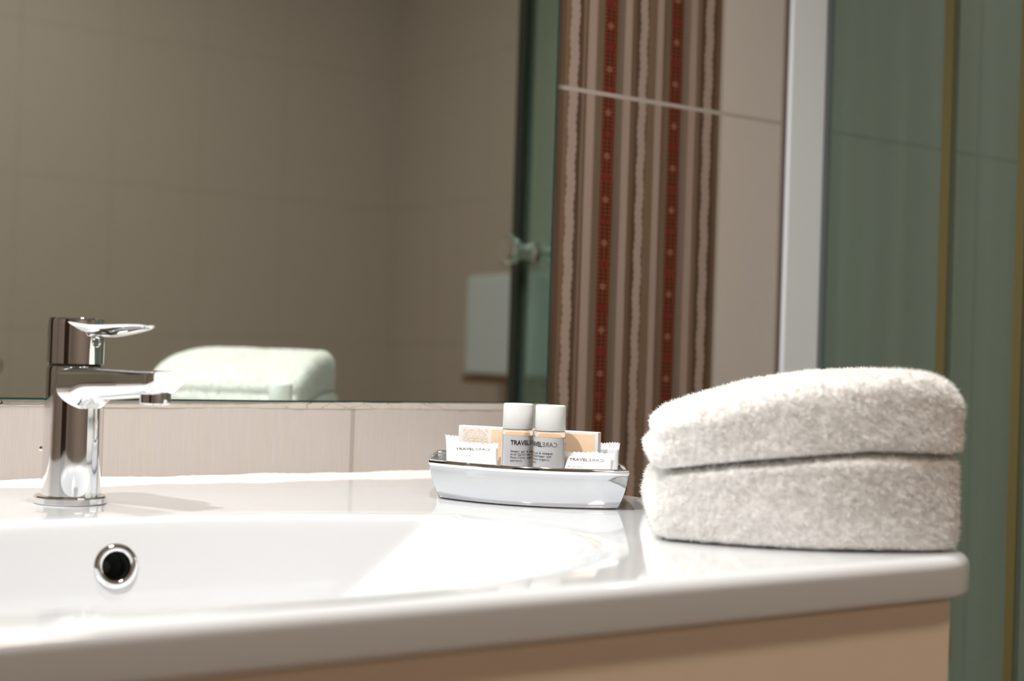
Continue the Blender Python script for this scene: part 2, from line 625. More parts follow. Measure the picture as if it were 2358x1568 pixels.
X0, X1, Y0, Y1 = -0.165, 0.8165, -0.641, -0.0005
rings = []
ZB = 0.8225
rings.append(rect_ring(X0 + .05, X1 - .05, Y0 + .05, Y1 - .05, .01, ZB + 0.004))
rings.append(rect_ring(X0 + .012, X1 - .012, Y0 + .012, Y1, .045, ZB))
for k in range(6):
    a = PI / 2 * k / 5
    rings.append(rect_ring(X0 + .004 * (1 - math.sin(a)), X1 - .004 * (1 - math.sin(a)), Y0 + .004 * (1 - math.sin(a)), Y1, .050, ZB + .004 * (1 - math.cos(a))))
for k in range(10):
    a = PI / 2 * k / 9
    q = .0085 * (1 - math.cos(a))
    rings.append(rect_ring(X0 + q, X1 - q, Y0 + q, Y1, .050 - q, ZC - .0085 * (1 - math.sin(a)) + 0.0))
rings.append(rect_ring(X0 + .012, X1 - .012, Y0 + .012, Y1, .050, ZC))


def f_end(x, y):
    b_ = 0.176 if y < 0 else 0.196
    n_ = 2.1 if y < 0 else 2.2
    return ((abs(x) / 0.266) ** n_ + (abs(y) / b_) ** n_) ** (1 / n_)


def smin(a, b_, k):
    h = max(k - abs(a - b_), 0.0) / k
    return min(a, b_) - h * h * k * 0.25


def raw_depth(x, y):
    """signed depth under the rim plane: steep back wall, 45 degree end ramps, curved front, flat floor"""
    back = 6.0 * (0.165 - 1.05 * x * x - y)
    fr = min(1.0, max(0.0, -y / 0.176)) ** 1.5
    end = (0.45 + 0.06 * fr) * (1 - f_end(x, y))
    return smin(smin(back, end, 0.007), 0.122 + 0.004 * (1 - f_end(x, y)), 0.035)


def rim_r(dx, dy):
    lo, hi = 0.0, 0.5
    for _ in range(30):
        m = (lo + hi) / 2
        if raw_depth(dx * m, dy * m) > 0:
            lo = m
        else:
            hi = m
    return lo


RIM = [rim_r(math.cos(a), math.sin(a)) for a in THS]
RIM = [(RIM[j - 2] + RIM[j - 1] + RIM[j] + RIM[(j + 1) % N] + RIM[(j + 2) % N]) / 5 for j in range(N)]
qs = [1.16, 1.13, 1.10, 1.075, 1.055, 1.04, 1.03, 1.02, 1.012, 1.006] + [1.0 - 0.17 * k / 56 for k in range(57)] + [0.83 - 0.80 * (k / 34) for k in range(1, 35)]
for q in qs:
    ring = []
    for j, a in enumerate(THS):
        x, y = math.cos(a) * RIM[j] * q, math.sin(a) * RIM[j] * q
        rd = raw_depth(x, y)
        dd = (rd + math.sqrt(rd * rd + 0.010 ** 2)) / 2
        if q > 1.06:
            dd *= max(0.0, (1.16 - q) / 0.10)
        ring.append((x, y, -dd))
    rings.append(ring)
mb = MB()
mb.rings(rings, True, False, True)
OVC = Vector((0.3295 - BC[0], 0.1590, -0.0335))      # overflow centre, relative to the basin
ff = []
for f in mb.f:
    c = sum((Vector(mb.v[i]) for i in f), Vector()) / len(f)
    if (c - OVC).length < 0.0128 and len(f) == 4:
        continue
    ff.append(f)
mb.f = ff
bas = mb.build('basin_body', M['ceramic'], WB, angle=50)
# overflow ring, chrome, with its dark tube; normal tilted with the wall
ov = MB()
pr = [(0.0100, -0.016), (0.0100, -0.001), (0.0104, 0.0012), (0.0118, 0.0020), (0.0140, 0.0018), (0.0156, 0.0008), (0.0160, -0.001)]
ov.lathe([(r * 1.0, z) for r, z in pr], 64, cap0=False, cap1=False)
o = ov.build('overflow_ring', M['chrome'], WB)
o.location = OVC
o.rotation_euler = (math.radians(90 - 9.5), 0, 0)
o['label'] = 'chrome overflow ring'
ot = MB().lathe([(0.0099, -0.0035), (0.0098, -0.018), (0.004, -0.024), (0.0005, -0.024)], 48, cap0=False).build('overflow_hole', M['drain_dark'], WB)
ot.location = OVC
ot.rotation_euler = o.rotation_euler
dr = MB().lathe([(0.031, -0.1255), (0.031, -0.1225), (0.027, -0.1215), (0.024, -0.1222), (0.022, -0.1195), (0.0005, -0.118)], 48).build('drain_plug', M['chrome'], WB)
dr['label'] = 'chrome drain plug'

# ------------------------------------------------------------------ vanity cabinet
VC = empty('vanity_cabinet', (0.325, -0.3, 0.0), 'beige laminate vanity cabinet under the white washbasin', 'cabinet')
cx, cyy = VC.location.x, VC.location.y


def vbox(x0, x1, y0, y1, z0, z1):
    return MB().box(x0 - cx, x1 - cx, y0 - cyy, y1 - cyy, z0, z1)


b = vbox(-0.13, -0.112, -0.598, -0.005, 0.12, 0.8215)
b.box(0.763 - cx, 0.7785 - cx, -0.598 - cyy, -0.005 - cyy, 0.12, 0.8215)
b.box(-0.112 - cx, 0.763 - cx, -0.598 - cyy, -0.005 - cyy, 0.12, 0.138)
b.box(-0.112 - cx, 0.763 - cx, -0.020 - cyy, -0.005 - cyy, 0.138, 0.66)
b.build('body', M['cabinet'], VC, bevel=0.0008)
for x0, x1, hx in ((-0.13, 0.0845, 0.06), (0.0875, 0.7815, 0.122)):
    dd = vbox(x0, x1, -0.6285, -0.600, 0.125, 0.8195).build('door', M['cabinet'], VC, bevel=0.002)
    hb = MB().tube([(hx - cx, -0.629 - cyy, 0.60), (hx - cx, -0.655 - cyy, 0.602), (hx - cx, -0.655 - cyy, 0.728), (hx - cx, -0.629 - cyy, 0.73)], 0.004)
    h = hb.build('handle', M['chrome'], dd)
    h['label'] = 'chrome bar handle'
vbox(0.7820, 0.7826, -0.6275, -0.6025, 0.775, 0.800).build('gap_strip', M['cabinet_in'], VC, smooth=False)  # dark strip in place of the shaded gap at the door edge
for lx in (-0.10, 0.75):
    for ly in (-0.56, -0.06):
        MB().lathe([(0.018, 0.0), (0.018, 0.118), (0.022, 0.1195)], 24, lx - cx, ly - cyy).build('leg', M['chrome'], VC)

# ------------------------------------------------------------------ mirror
MROT = math.radians(0.45)
MR = empty('wall_mirror', (0.8862, -0.0015, 0.9235), 'large frameless wall mirror above the tiled splashback', 'mirror', rz=MROT)
MB().box(-1.35, 0.0, -0.0042, -0.0040, 0.0, 1.0).build('mirror_face', M['mirror'], MR, smooth=False)
mb = MB().box(-1.35, 0.0, -0.0040, 0.0, 0.0, 1.0)
mb.box(-0.0016, 0.0004, -0.0046, 0.0, -0.0004, 1.0)
mb.box(-1.35, 0.0, -0.0046, 0.0, -0.0012, 0.0004)
mb.build('mirror_edge', M['mirror_edge'], MR, smooth=False)

# ceiling lamps: two over the basin, plus added shower and room fill
for p, lab in ((LAMPS[0], 'round recessed downlight above the faucet, farther from the shower'), (LAMPS[1], 'round recessed downlight above the washbasin, nearer the tray'), (SHOWER_FILL, 'added round downlight brightening the inside of the shower')):
    dl = empty('recessed_downlight', (p[0], p[1], 2.4), lab, 'lamp', 'recessed ceiling downlights')
    MB().lathe([(0.030, -0.0005), (0.030, -0.004), (0.044, -0.005), (0.047, -0.0005)], 40, cap0=False, cap1=False).build('trim_ring', M['chrome'], dl)
    MB().lathe([(0.0005, -0.001), (0.030, -0.001)], 40, cap0=False, cap1=False).build('lamp_glass', M['lamp_glow'], dl)
CLt = empty('ceiling_fill_light', (CEIL[0], CEIL[1], 2.4), 'added round ceiling fill light behind the camera', 'lamp')
MB().lathe([(0.17, -0.0005), (0.17, -0.018), (0.155, -0.0185), (0.155, -0.0005)], 48, 0, 0, 0, cap0=False, cap1=False).build('rim', M['ceiling'], CLt)
MB().lathe([(0.0005, -0.004), (0.154, -0.004)], 48, cap0=False, cap1=False).build('diffuser', M['lamp_glow'], CLt)

# ------------------------------------------------------------------ faucet
FX, FY = 0.3275, -0.166
FA = math.radians(-90 + 22)
FT = empty('basin_faucet', (FX, FY, 0.8502), 'chrome single-lever basin mixer tap on the washbasin', 'faucet', rz=FA)
MB().lathe([(0.0255, 0.0), (0.0262, 0.0008), (0.0262, 0.0048), (0.0252, 0.006), (0.019, 0.0062)], 96, sx=1.08).build('base_ring', M['chrome'], FT)


def rsec(x, w, zb, zt, n=40, e=3.2, eb=None):
    """rounded section in the plane x = const"""
    out = []
    zc, h = (zb + zt) / 2, (zt - zb) / 2
    for j in range(n):
        th = 2 * PI * j / n
        c, s = math.cos(th), math.sin(th)
        ee = e if s > 0 else (eb or e)
        r = (abs(c) ** ee + abs(s) ** ee) ** (-1 / ee)
        out.append((x, w * c * r, zc + h * s * r))
    return out


mb = MB()
mb.lathe([(0.0217, 0.0055), (0.0217, 0.02), (0.0213, 0.06), (0.0211, 0.095), (0.0211, 0.1030), (0.0203, 0.1045), (0.010, 0.1047)], 96, sx=1.02)
rs = []
for k in range(50):
    s = k / 49.0
    x = 0.0 + 0.1045 * s
    w = 0.0208 - 0.0052 * min(1, s * 1.6) ** 1.2
    if s > 0.72:
        w += 0.0008 * math.sin((s - 0.72) / 0.28 * PI * .5)
    fil = 0.007 * max(0.0, 1 - max(0, (x - 0.020)) / 0.016) ** 2.2
    zb = 0.0765 + 0.0095 * s - fil
    zt = 0.1043 - 0.0005 * s
    if s > 0.90:
        q = (s - 0.90) / 0.10
        zb += 0.0050 * q ** 2.2
        w *= 1 - 0.12 * q ** 2
    rs.append(rsec(x, w, zb, zt, 48, 7.0, 2.3))
mb.rings(rs)
body = mb.build('spout_body', M['chrome'], FT, angle=40)
MB().lathe([(0.0105, 0.004), (0.0112, 0.003), (0.0112, -0.0085), (0.0104, -0.0095), (0.0088, -0.0095), (0.0085, -0.006), (0.0005, -0.006)], 48, 0.0905, 0, 0.0888).build('aerator', M['chrome'], FT)
MB().lathe([(0.0190, 0.1040), (0.0190, 0.1075)], 64).build('collar_gap', M['dark_gap'], FT)
hm = MB().lathe([(0.0200, 0.1060), (0.0210, 0.1064), (0.0211, 0.112), (0.0211, 0.136), (0.0211, 0.1395), (0.0203, 0.1412), (0.018, 0.1418), (0.010, 0.1402), (0.0005, 0.1398)], 96, sx=1.0)
hd = hm.build('handle', M['chrome'], FT)
rs = []
for k in range(40):
    s = k / 39.0
    x = -0.016 + 0.100 * s
    w = (0.0190 - 0.0055 * s) * (math.sqrt(max(0.03, 1 - max(0, (s - 0.74) / 0.26) ** 2.2))) * (0.60 + 0.40 * min(1, s * 4))
    zr = 0.1408 - 0.0045 * min(1, s / 0.5) + 0.0012 * max(0, (s - 0.6) / 0.4)
    dep = 0.0028 + 0.0058 * math.sin(PI * min(1, s) ** 1.05) ** 1.1
    sec = []
    m = 32
    for j in range(m):
        a = 2 * PI * j / m
        yy = w * math.cos(a)
        q = 1 - (yy / max(w, 1e-4)) ** 2
        if math.sin(a) < 0:
            zz = zr - 0.0006 - dep * q ** 0.8
        else:
            zz = zr - (dep - 0.0020) * 0.8 * q
        sec.append((x, yy, zz))
    rs.append(sec)
MB().rings(rs).build('lever', M['chrome'], hd, angle=60)
dm = MB().lathe([(0.0042, -0.001), (0.0042, 0.0007), (0.0036, 0.0011), (0.0029, 0.0007), (0.0027, -0.0003), (0.0005, -0.0009)], 32)
dt = dm.build('set_screw_cap', M['chrome'], hd)
da = math.radians(7)
dt.location = (0.0208 * math.cos(da), 0.0208 * math.sin(da), 0.1235)
dt.rotation_euler = (0, math.radians(90), da)
rod = MB().tube([(-0.015, -0.006, 0.0385), (-0.0262, -0.006, 0.0395), (-0.0264, -0.006, 0.0395), (-0.0292, -0.006, 0.0398)], [0.0012, 0.0012, 0.0020, 0.0018])
rod.build('lift_rod', M['chrome'], FT)

# ------------------------------------------------------------------ amenity tray
TZ0, TZ1 = 0.8502, 0.8828
fL, fR, bL, bR = (Vector((.6155, -.2150)), Vector((.7270, -.3480)), Vector((.6800, -.1180)), Vector((.7930, -.2440)))
tc = (fL + fR + bL + bR) / 4


def tray_ring(inset, z, bulge, n=40):
    """closed ring: front (bowed out), right side, back (bowed out), left side, rounded corners by sampling"""
    def shrink(p):
        d = (p - tc)
        return p - d.normalized() * inset
    a, b_, c, d = [shrink(p) for p in (fL, fR, bR, bL)]
    out = []
    nf = (b_ - a)
    nf = Vector((nf.y, -nf.x)).normalized()
    if nf.dot(tc - a) > 0:
        nf = -nf
    for p, q, bw in ((a, b_, bulge), (b_, c, 0.003), (c, d, bulge * .8), (d, a, 0.003)):
        e = q - p
        nn = Vector((e.y, -e.x)).normalized()
        if nn.dot(tc - p) > 0:
            nn = -nn
        for k in range(n):
            s = 0.5 - 0.5 * math.cos(PI * k / n)
            pt = p + e * s + nn * bw * 4 * s * (1 - s)
            out.append((pt.x - tc.x, pt.y - tc.y, z - TZ0))
    return out


TR = empty('amenity_tray', (tc.x, tc.y, TZ0), 'polished silver boat-shaped tray with bowed sides holding toiletries', 'tray')
mb = MB()
rg = [tray_ring(.030, TZ0, .012), tray_ring(.0135, TZ0, .022), tray_ring(.0115, TZ0 + .001, .023)]
for k in range(1, 9):
    s = k / 8
    rg.append(tray_ring(.0015 + .0100 * (1 - s) ** 1.7, TZ0 + .001 + (TZ1 - TZ0 - .0060) * s, .023 + .002 * s))
rg += [tray_ring(.0010, TZ1 - .0040, .025), tray_ring(.0025, TZ1 - .0036, .025)]
rg += [tray_ring(.0045, TZ1 - .004, .0248)]
for k in range(1, 7):
    s = k / 6
    rg.append(tray_ring(.0045 + .0125 * s, TZ1 - .004 - (TZ1 - TZ0 - .0065) * s, .0245 - .0035 * s))
rg += [tray_ring(.030, TZ0 + .0024, .012)]
mb.rings(rg)
mb.build('tray_body', M['tray'], TR, angle=50)
mb = MB()
rg = []
for k in range(13):
    a = 2 * PI * k / 12
    rg.append(tray_ring(.0022 - 0.0022 * math.cos(a), TZ1 - .0020 + .0026 * math.sin(a), .025))
mb.rings(rg, cap0=False, cap1=False)
rim = mb.build('rim', M['chrome'], TR, angle=60)
rim['label'] = 'chrome bead rim'
TFL = TZ0 + 0.0027


def ray_pt(px, py, depth):
    d = view + right * ((px - W_PX / 2) / F_PX) - up * ((py - H_PX / 2) / F_PX)
    return CAM + d * depth


# ------------------------------------------------------------------ shower gel bottles
def bottle(px, depth, face_deg, label, off):
    c = ray_pt(px, 1060, depth)
    R = 0.01335
    root = empty('shower_gel_bottle', (c.x, c.y, TFL), label, 'bottle', 'travel shower gel bottles in the tray')
    H = 0.0800 + off
    hb = H - 0.0222
    zg = hb - 0.0050
    b = MB().lathe([(0.004, 0.0006), (R - .002, 0.0), (R - .0004, 0.0012), (R, 0.003), (R, zg - 0.0004), (R - .0004, zg), (0.0005, zg)], 96)
    bo = b.build('bottle_body', M['gel'], root)
    bo['label'] = 'gel-filled bottle body'
    b = MB().lathe([(0.0005, zg + .0001), (R - .0002, zg + .0001), (R, zg + .0004), (R, hb - 0.0006), (R - .0003, hb - .0002), (R - .0008, hb), (0.0005, hb)], 96)
    ne = b.build('bottle_neck', M['clear'], root)
    ne['label'] = 'clear neck showing the peach box behind'
    # inner gel darker edge is left to the glass itself
    cp = MB().lathe([(R - .003, hb + .0002), (R - .0006, hb + .0003), (R - .0003, hb + .001), (R - .0005, H - .0014), (R - .0008, H - .0006), (R - .0015, H - .0001), (R * .35, H), (0.0026, H), (0.0021, H - .0002), (0.0003, H - .0002)], 96)
    co = cp.build('cap', M['cap'], root)
    co['label'] = 'white cylindrical cap'
    # label wrap with rounded upper corners
    face = math.radians(face_deg)          # azimuth of the label text's centre
    half = math.radians(158)
    rl = R + 0.00022
    z0, z1 = 0.002, hb - 0.0056
    mb = MB()
    for a0, a1 in ((-100, 91), (96, 255)):
        a0, a1 = math.radians(a0), math.radians(a1)
        rgs = []
        nth = 120
        for k in range(nth + 1):
            a = a0 + (a1 - a0) * k / nth
            edge = min(a - a0, a1 - a, math.radians(8)) / math.radians(8)
            dz = 0.0018 * (1 - math.sqrt(max(0, 1 - (1 - edge) ** 2)))
            rgs.append([((rl) * math.cos(face + a), rl * math.sin(face + a), z0 + dz), (rl * math.cos(face + a), rl * math.sin(face + a), z1 - dz)])
        vs = [p for q in rgs for p in q]
        fs = [(2 * k, 2 * k + 2, 2 * k + 3, 2 * k + 1) for k in range(nth)]
        mb.add(vs, fs)
    lab = mb.build('label_wrap', M['label'], root, angle=60)
    lab['label'] = 'pearl grey label with black print'

    def wrap(v2, fc, x0, zt, mat, nm):
        rr = R + 0.00045
        vv = [(rr * math.cos(face + (x0 + x) / R), rr * math.sin(face + (x0 + x) / R), zt + y) for x, y in v2]
        o = MB().add(vv, fc).build(nm, mat, lab, smooth=False)
        return o
    # wordmark: bold TRAVEL then the second word mirrored, light
    fsz = 0.0054
    v2, fc = text_mesh('TRAVEL', fsz, bold=0.00012)
    wT = v2[:, 0].max() - v2[:, 0].min()
    kx = 0.0166 / wT
    v2[:, 0] = (v2[:, 0] - v2[:, 0].min()) * kx
    v3, fc3 = text_mesh('CARE', fsz, bold=-0.00003, mirror=True)
    kx3 = 0.0125 / (v3[:, 0].max() - v3[:, 0].min())
    v3[:, 0] = (v3[:, 0] - v3[:, 0].min()) * kx3 + 0.0166 + 0.0003
    tot = 0.0294
    top = z1 - 0.0072
    ctr = 0.0
    x0 = ctr - tot / 2
    ky = 0.0040 / (v2[:, 1].max() - 0)
    v2[:, 1] *= ky
    v3[:, 1] *= ky
    wrap(v2, fc, x0, top, M['ink'], 'lettering')
    wrap(v3, fc3, x0, top, M['ink_grey'], 'lettering')
    z = top - 0.0063
    vs, fs_ = [], []
    for ln in ('Shower gel & shampoo', 'with Cornflower and', 'Passiflora organic', 'extracts'):
        v4, f4 = text_mesh(ln, 0.0025, bold=0.00002, mono=0.00128)
        o_ = len(vs)
        vs += [(x, y + z - top) for x, y in v4]
        fs_ += [[i + o_ for i in f] for f in f4]
        z -= 0.0026
    wrap(np.array(vs), fs_, x0 + 0.0002, top, M['ink'], 'lettering')
    # illegible small print running up the edge of the back label
    vs, fs_ = [], []
    rn = random.Random(px)
    for col in range(4):
        zz = -0.036
        while zz < 0.004:
            if rn.random() < 0.8:
                o_ = len(vs)
                x_ = R * math.radians(101 + col * 7) - x0
                hgt = rn.uniform(0.0004, 0.0008)
                vs += [(x_, zz), (x_ + 0.0009, zz), (x_ + 0.0009, zz + hgt), (x_, zz + hgt)]
                fs_ += [[o_, o_ + 1, o_ + 2, o_ + 3]]
            zz += 0.0012
    wrap(np.array(vs), fs_, x0, top, M['ink_grey'], 'small_print')
    return root


az0 = math.degrees(math.atan2(-0.80, -0.55))


def to_cam_az(px, depth):
    c = ray_pt(px, 1060, depth)
    return math.degrees(math.atan2(CAM.y - c.y, CAM.x - c.x))


# text centre (between the two words) sits to the right of the left bottle, to the left on the right one
bottle(1190, 1.215, to_cam_az(1190, 1.215) + 38, 'left small shower gel bottle with white cap, TRAVEL printed at its front', 0.0)
bottle(1264.5, 1.2, to_cam_az(1264.5, 1.2) - 36, 'right small shower gel bottle with white cap, mirrored CARE at its front', 0.0)


# ------------------------------------------------------------------ vanity kit card box with ornament
def frame(o, xdir, ydir):
    """place o so that its local X is xdir and Z leans as ydir"""
    x = Vector(xdir).normalized()
    z = Vector(ydir)
    z = (z - x * z.dot(x)).normalized()
    y = z.cross(x)
    m = Matrix(((x.x, y.x, z.x, 0), (x.y, y.y, z.y, 0), (x.z, y.z, z.z, 0), (0, 0, 0, 1)))
    loc = o.location.copy()
    o.matrix_world = Matrix.Translation(loc) @ m
    return o


pA, pB = ray_pt(1056.4, 977.5, 1.262), ray_pt(1377.4, 998.5, 1.215)
zt = (pA.z + pB.z) / 2
BL_ = math.hypot(pB.x - pA.x, pB.y - pA.y)
CB = empty('kit_box', (pA.x, pA.y, TFL + 0.0002), 'flat white and peach card box with lace ornament standing behind the bottles', 'box')
frame(CB, (pB.x - pA.x, pB.y - pA.y, 0), (0, 0, 1))
HB = zt - TFL
MB().box(0, BL_, 0, 0.009, 0, HB).build('box_body', M['card'], CB, bevel=0.0006)
xs = BL_ * 0.243
zb_ = HB * 0.215
MB().box(xs, BL_ - 0.0030, -0.00025, -0.00005, zb_ - 0.012 if zb_ > .012 else 0.002, HB - 0.0022).build('peach_panel', M['peach'], CB, smooth=False)
# ornament: strokes mirrored four ways
ocx, ocz, ohw, ohh = xs * 0.52, HB - 0.0118, xs * 0.40, 0.0095


def stroke(mb, pts, w):
    vs, fs = [], []
    for i, p in enumerate(pts):
        a = pts[max(i - 1, 0)]
        b = pts[min(i + 1, len(pts) - 1)]
        dx, dz = b[0] - a[0], b[1] - a[1]
        L = math.hypot(dx, dz) or 1
        nx, nz = -dz / L, dx / L
        ww = w * (0.35 + 0.65 * math.sin(PI * (i + .5) / len(pts)))
        vs += [(p[0] + nx * ww, -0.00012, p[1] + nz * ww), (p[0] - nx * ww, -0.00012, p[1] - nz * ww)]
        if i:
            fs.append((2 * i - 2, 2 * i, 2 * i + 1, 2 * i - 1))
    mb.add(vs, fs)


mb = MB()


def quad4(pts, w):
    for sx in (1, -1):
        for sz in (1, -1):
            stroke(mb, [(ocx + sx * x * ohw, ocz + sz * z * ohh) for x, z in pts], w)


def arcp(x0, z0, r, a0, a1, n=14, k=1.0):
    return [(x0 + r * math.cos(a0 + (a1 - a0) * i / n) * k, z0 + r * math.sin(a0 + (a1 - a0) * i / n)) for i in range(n + 1)]


def spiral(x0, z0, r0, r1, a0, a1, n=20, k=0.7):
    return [(x0 + (r0 + (r1 - r0) * i / n) * math.cos(a0 + (a1 - a0) * i / n) * k, z0 + (r0 + (r1 - r0) * i / n) * math.sin(a0 + (a1 - a0) * i / n)) for i in range(n + 1)]


quad4(arcp(0, 0, 1.0, 0, PI / 2, 24, 0.93), 0.00022)
quad4(arcp(0, 0, 0.88, 0.1, PI / 2 - .1, 20, 0.93), 0.00012)
quad4([(0.04, 0.04), (0.20, 0.14), (0.42, 0.12), (0.58, 0.0)], 0.00042)
quad4([(0.04, 0.04), (0.08, 0.35), (0.06, 0.62), (0.0, 0.82)], 0.00036)
quad4([(0.05, 0.05), (0.22, 0.34), (0.34, 0.62), (0.28, 0.85)], 0.00042)
quad4(spiral(0.52, 0.42, 0.34, 0.06, -1.8, 3.6), 0.00026)
quad4(spiral(0.22, 0.70, 0.20, 0.05, 0, 4.6), 0.00028)
quad4([(0.62, 0.05), (0.75, 0.16), (0.90, 0.05)], 0.00036)
quad4([(0.35, 0.28), (0.55, 0.30), (0.74, 0.48)], 0.00034)
quad4(spiral(0.88, 0.86, 0.20, 0.04, 0.5, 5.5), 0.00030)
quad4([(0.70, 0.98), (0.80, 0.84), (0.98, 0.70)], 0.00030)
mb.build('ornament', M['peach'], CB, smooth=False)


# ------------------------------------------------------------------ wrapped soaps
def pillow(name, label, px, py, depth, w, h, th, lean, twist, mat, text=True, crimp=0.006, grp=None, zlift=0.0):
    """pillow pack; (px, py, depth) is its upper edge centre; leans back by `lean` degrees from upright"""
    c = ray_pt(px, py, depth)
    az = YAW + math.atan((px - W_PX / 2) / F_PX) + math.radians(twist)
    xd = Vector((math.cos(az), -math.sin(az), 0))
    back = Vector((math.sin(az), math.cos(az), 0))
    L = math.radians(lean)
    zd = Vector((0, 0, 1)) * math.cos(L) + back * math.sin(L)
    root = empty(name, c - zd * h, label, 'soap packet', grp)
    frame(root, xd, zd)
    n, m = 44, 44
    vs, fs = [], []
    for side in (-1, 1):
        for i in range(m + 1):
            for j in range(n + 1):
                u, v = j / n * 2 - 1, i / m * 2 - 1
                # soap occupies the centre; crimped fins at top and bottom
                cv = min(1, (1 - abs(v)) / (crimp / h * 2 + 1e-6)) if crimp else 1
                k = max(0.0, (1 - abs(u) ** 6)) ** 0.5 * max(0.0, (1 - abs(v) ** 4 * 0.98)) ** 0.6
                if abs(v) > 1 - crimp / h * 2:
                    k *= 0.12
                yy = side * th / 2 * k
                wr = 0.0005 * math.sin(u * 9 + v * 3) * (abs(v) ** 2) + 0.0004 * math.sin(u * 23 + side) * abs(v) ** 4
                zig = 0.0004 * (1 if j % 4 < 2 else -1) if i in (0, m) else 0.0
                pin = 1 - 0.07 * (1 - abs(v)) if abs(v) < 0.8 else 1.0
                vs.append((u * w / 2 * (0.94 + 0.06 * abs(v) ** 3), yy + wr, h / 2 + v * h / 2 + zig + 0.0005 * math.sin(u * 4 + px)))
    K = (n + 1) * (m + 1)
    for s in range(2):
        for i in range(m):
            for j in range(n):
                a = s * K + i * (n + 1) + j
                fs.append((a, a + 1, a + n + 2, a + n + 1))
    # edges
    for i in range(m):
        for j in (0, n):
            a = i * (n + 1) + j
            fs.append((a, a + n + 1, a + n + 1 + K, a + K))
    for j in range(n):
        for i in (0, m):
            a = i * (n + 1) + j
            fs.append((a, a + 1, a + 1 + K, a + K))
    o = MB().add(vs, fs).build('wrapper', mat, root, angle=70)
    if text:
        def put(v2, fc, x0, z0, ky, mt):
            vv = []
            for x, y in v2:
                X, Z = x0 + x, z0 + y * ky
                u, v = X / (w / 2), (Z - h / 2) / (h / 2)
                k = max(0.0, (1 - abs(u) ** 6)) ** 0.5 * max(0.0, (1 - abs(v) ** 4 * 0.98)) ** 0.6
                wr = 0.0005 * math.sin(u * 9 + v * 3) * (abs(v) ** 2) + 0.0004 * math.sin(u * 23 - 1) * abs(v) ** 4
                vv.append((X, -th / 2 * k + wr - 0.00025, Z))
            MB().add(vv, fc).build('lettering', mt, o, smooth=False)
        v2, fc = text_mesh('TRAVEL', 0.0045, bold=0.00012)
        v2[:, 0] = (v2[:, 0] - v2[:, 0].min()) * 0.0162 / (v2[:, 0].max() - v2[:, 0].min())
        v3, f3 = text_mesh('CARE', 0.0045, mirror=True)
        v3[:, 0] = (v3[:, 0] - v3[:, 0].min()) * 0.0128 / (v3[:, 0].max() - v3[:, 0].min()) + 0.0166
        zt_ = h - 0.0125
        x0 = -w * 0.36
        put(v2, fc, x0, zt_, 0.85, M['ink_olive'])
        put(v3, f3, x0, zt_, 0.85, M['ink_grey'])
        v4, f4 = text_mesh('Mild soap', 0.0026, mono=0.0014)
        put(v4, f4, x0, zt_ - 0.0066, 0.9, M['ink_olive'])
    return root


pillow('soap_packet', 'white paper soap packet left of the shower gel bottles, soap name printed', 1090, 1020, 1.238, 0.0440, 0.0470, 0.013, 40, -4, M['wrap'], True, grp='paper wrapped soaps in the tray')
pillow('soap_packet', 'white paper soap packet right of the shower gel bottles, soap name printed', 1358, 1042, 1.205, 0.0440, 0.0370, 0.012, 36, 8, M['wrap'], True, grp='paper wrapped soaps in the tray')
pillow('soap_packet', 'plain white packet mostly hidden at the left end of the tray', 1068, 1003, 1.30, 0.034, 0.0420, 0.008, 16, -6, M['wrap'], False, grp='plain packets at the back of the tray')
pillow('soap_packet', 'greyish translucent packet mostly hidden at the right end of the tray', 1394, 1019, 1.235, 0.026, 0.0380, 0.007, 14, 6, M['wrap2'], False, grp='plain packets at the back of the tray')


# ------------------------------------------------------------------ towels
def vnoise(P, scale, seed):
    """cheap smooth 3D value noise, vectorised"""
    r = np.random.default_rng(seed)
    T = r.random((32, 32, 32))
    Q = P * scale + 1000.0
    i = np.floor(Q).astype(int)
    f = Q - i
    f = f * f * (3 - 2 * f)
    out = 0
    for a in (0, 1):
        for b in (0, 1):
            for c in (0, 1):
                wgt = (f[:, 0] if a else 1 - f[:, 0]) * (f[:, 1] if b else 1 - f[:, 1]) * (f[:, 2] if c else 1 - f[:, 2])
                out = out + wgt * T[(i[:, 0] + a) % 32, (i[:, 1] + b) % 32, (i[:, 2] + c) % 32]
    return out - 0.5


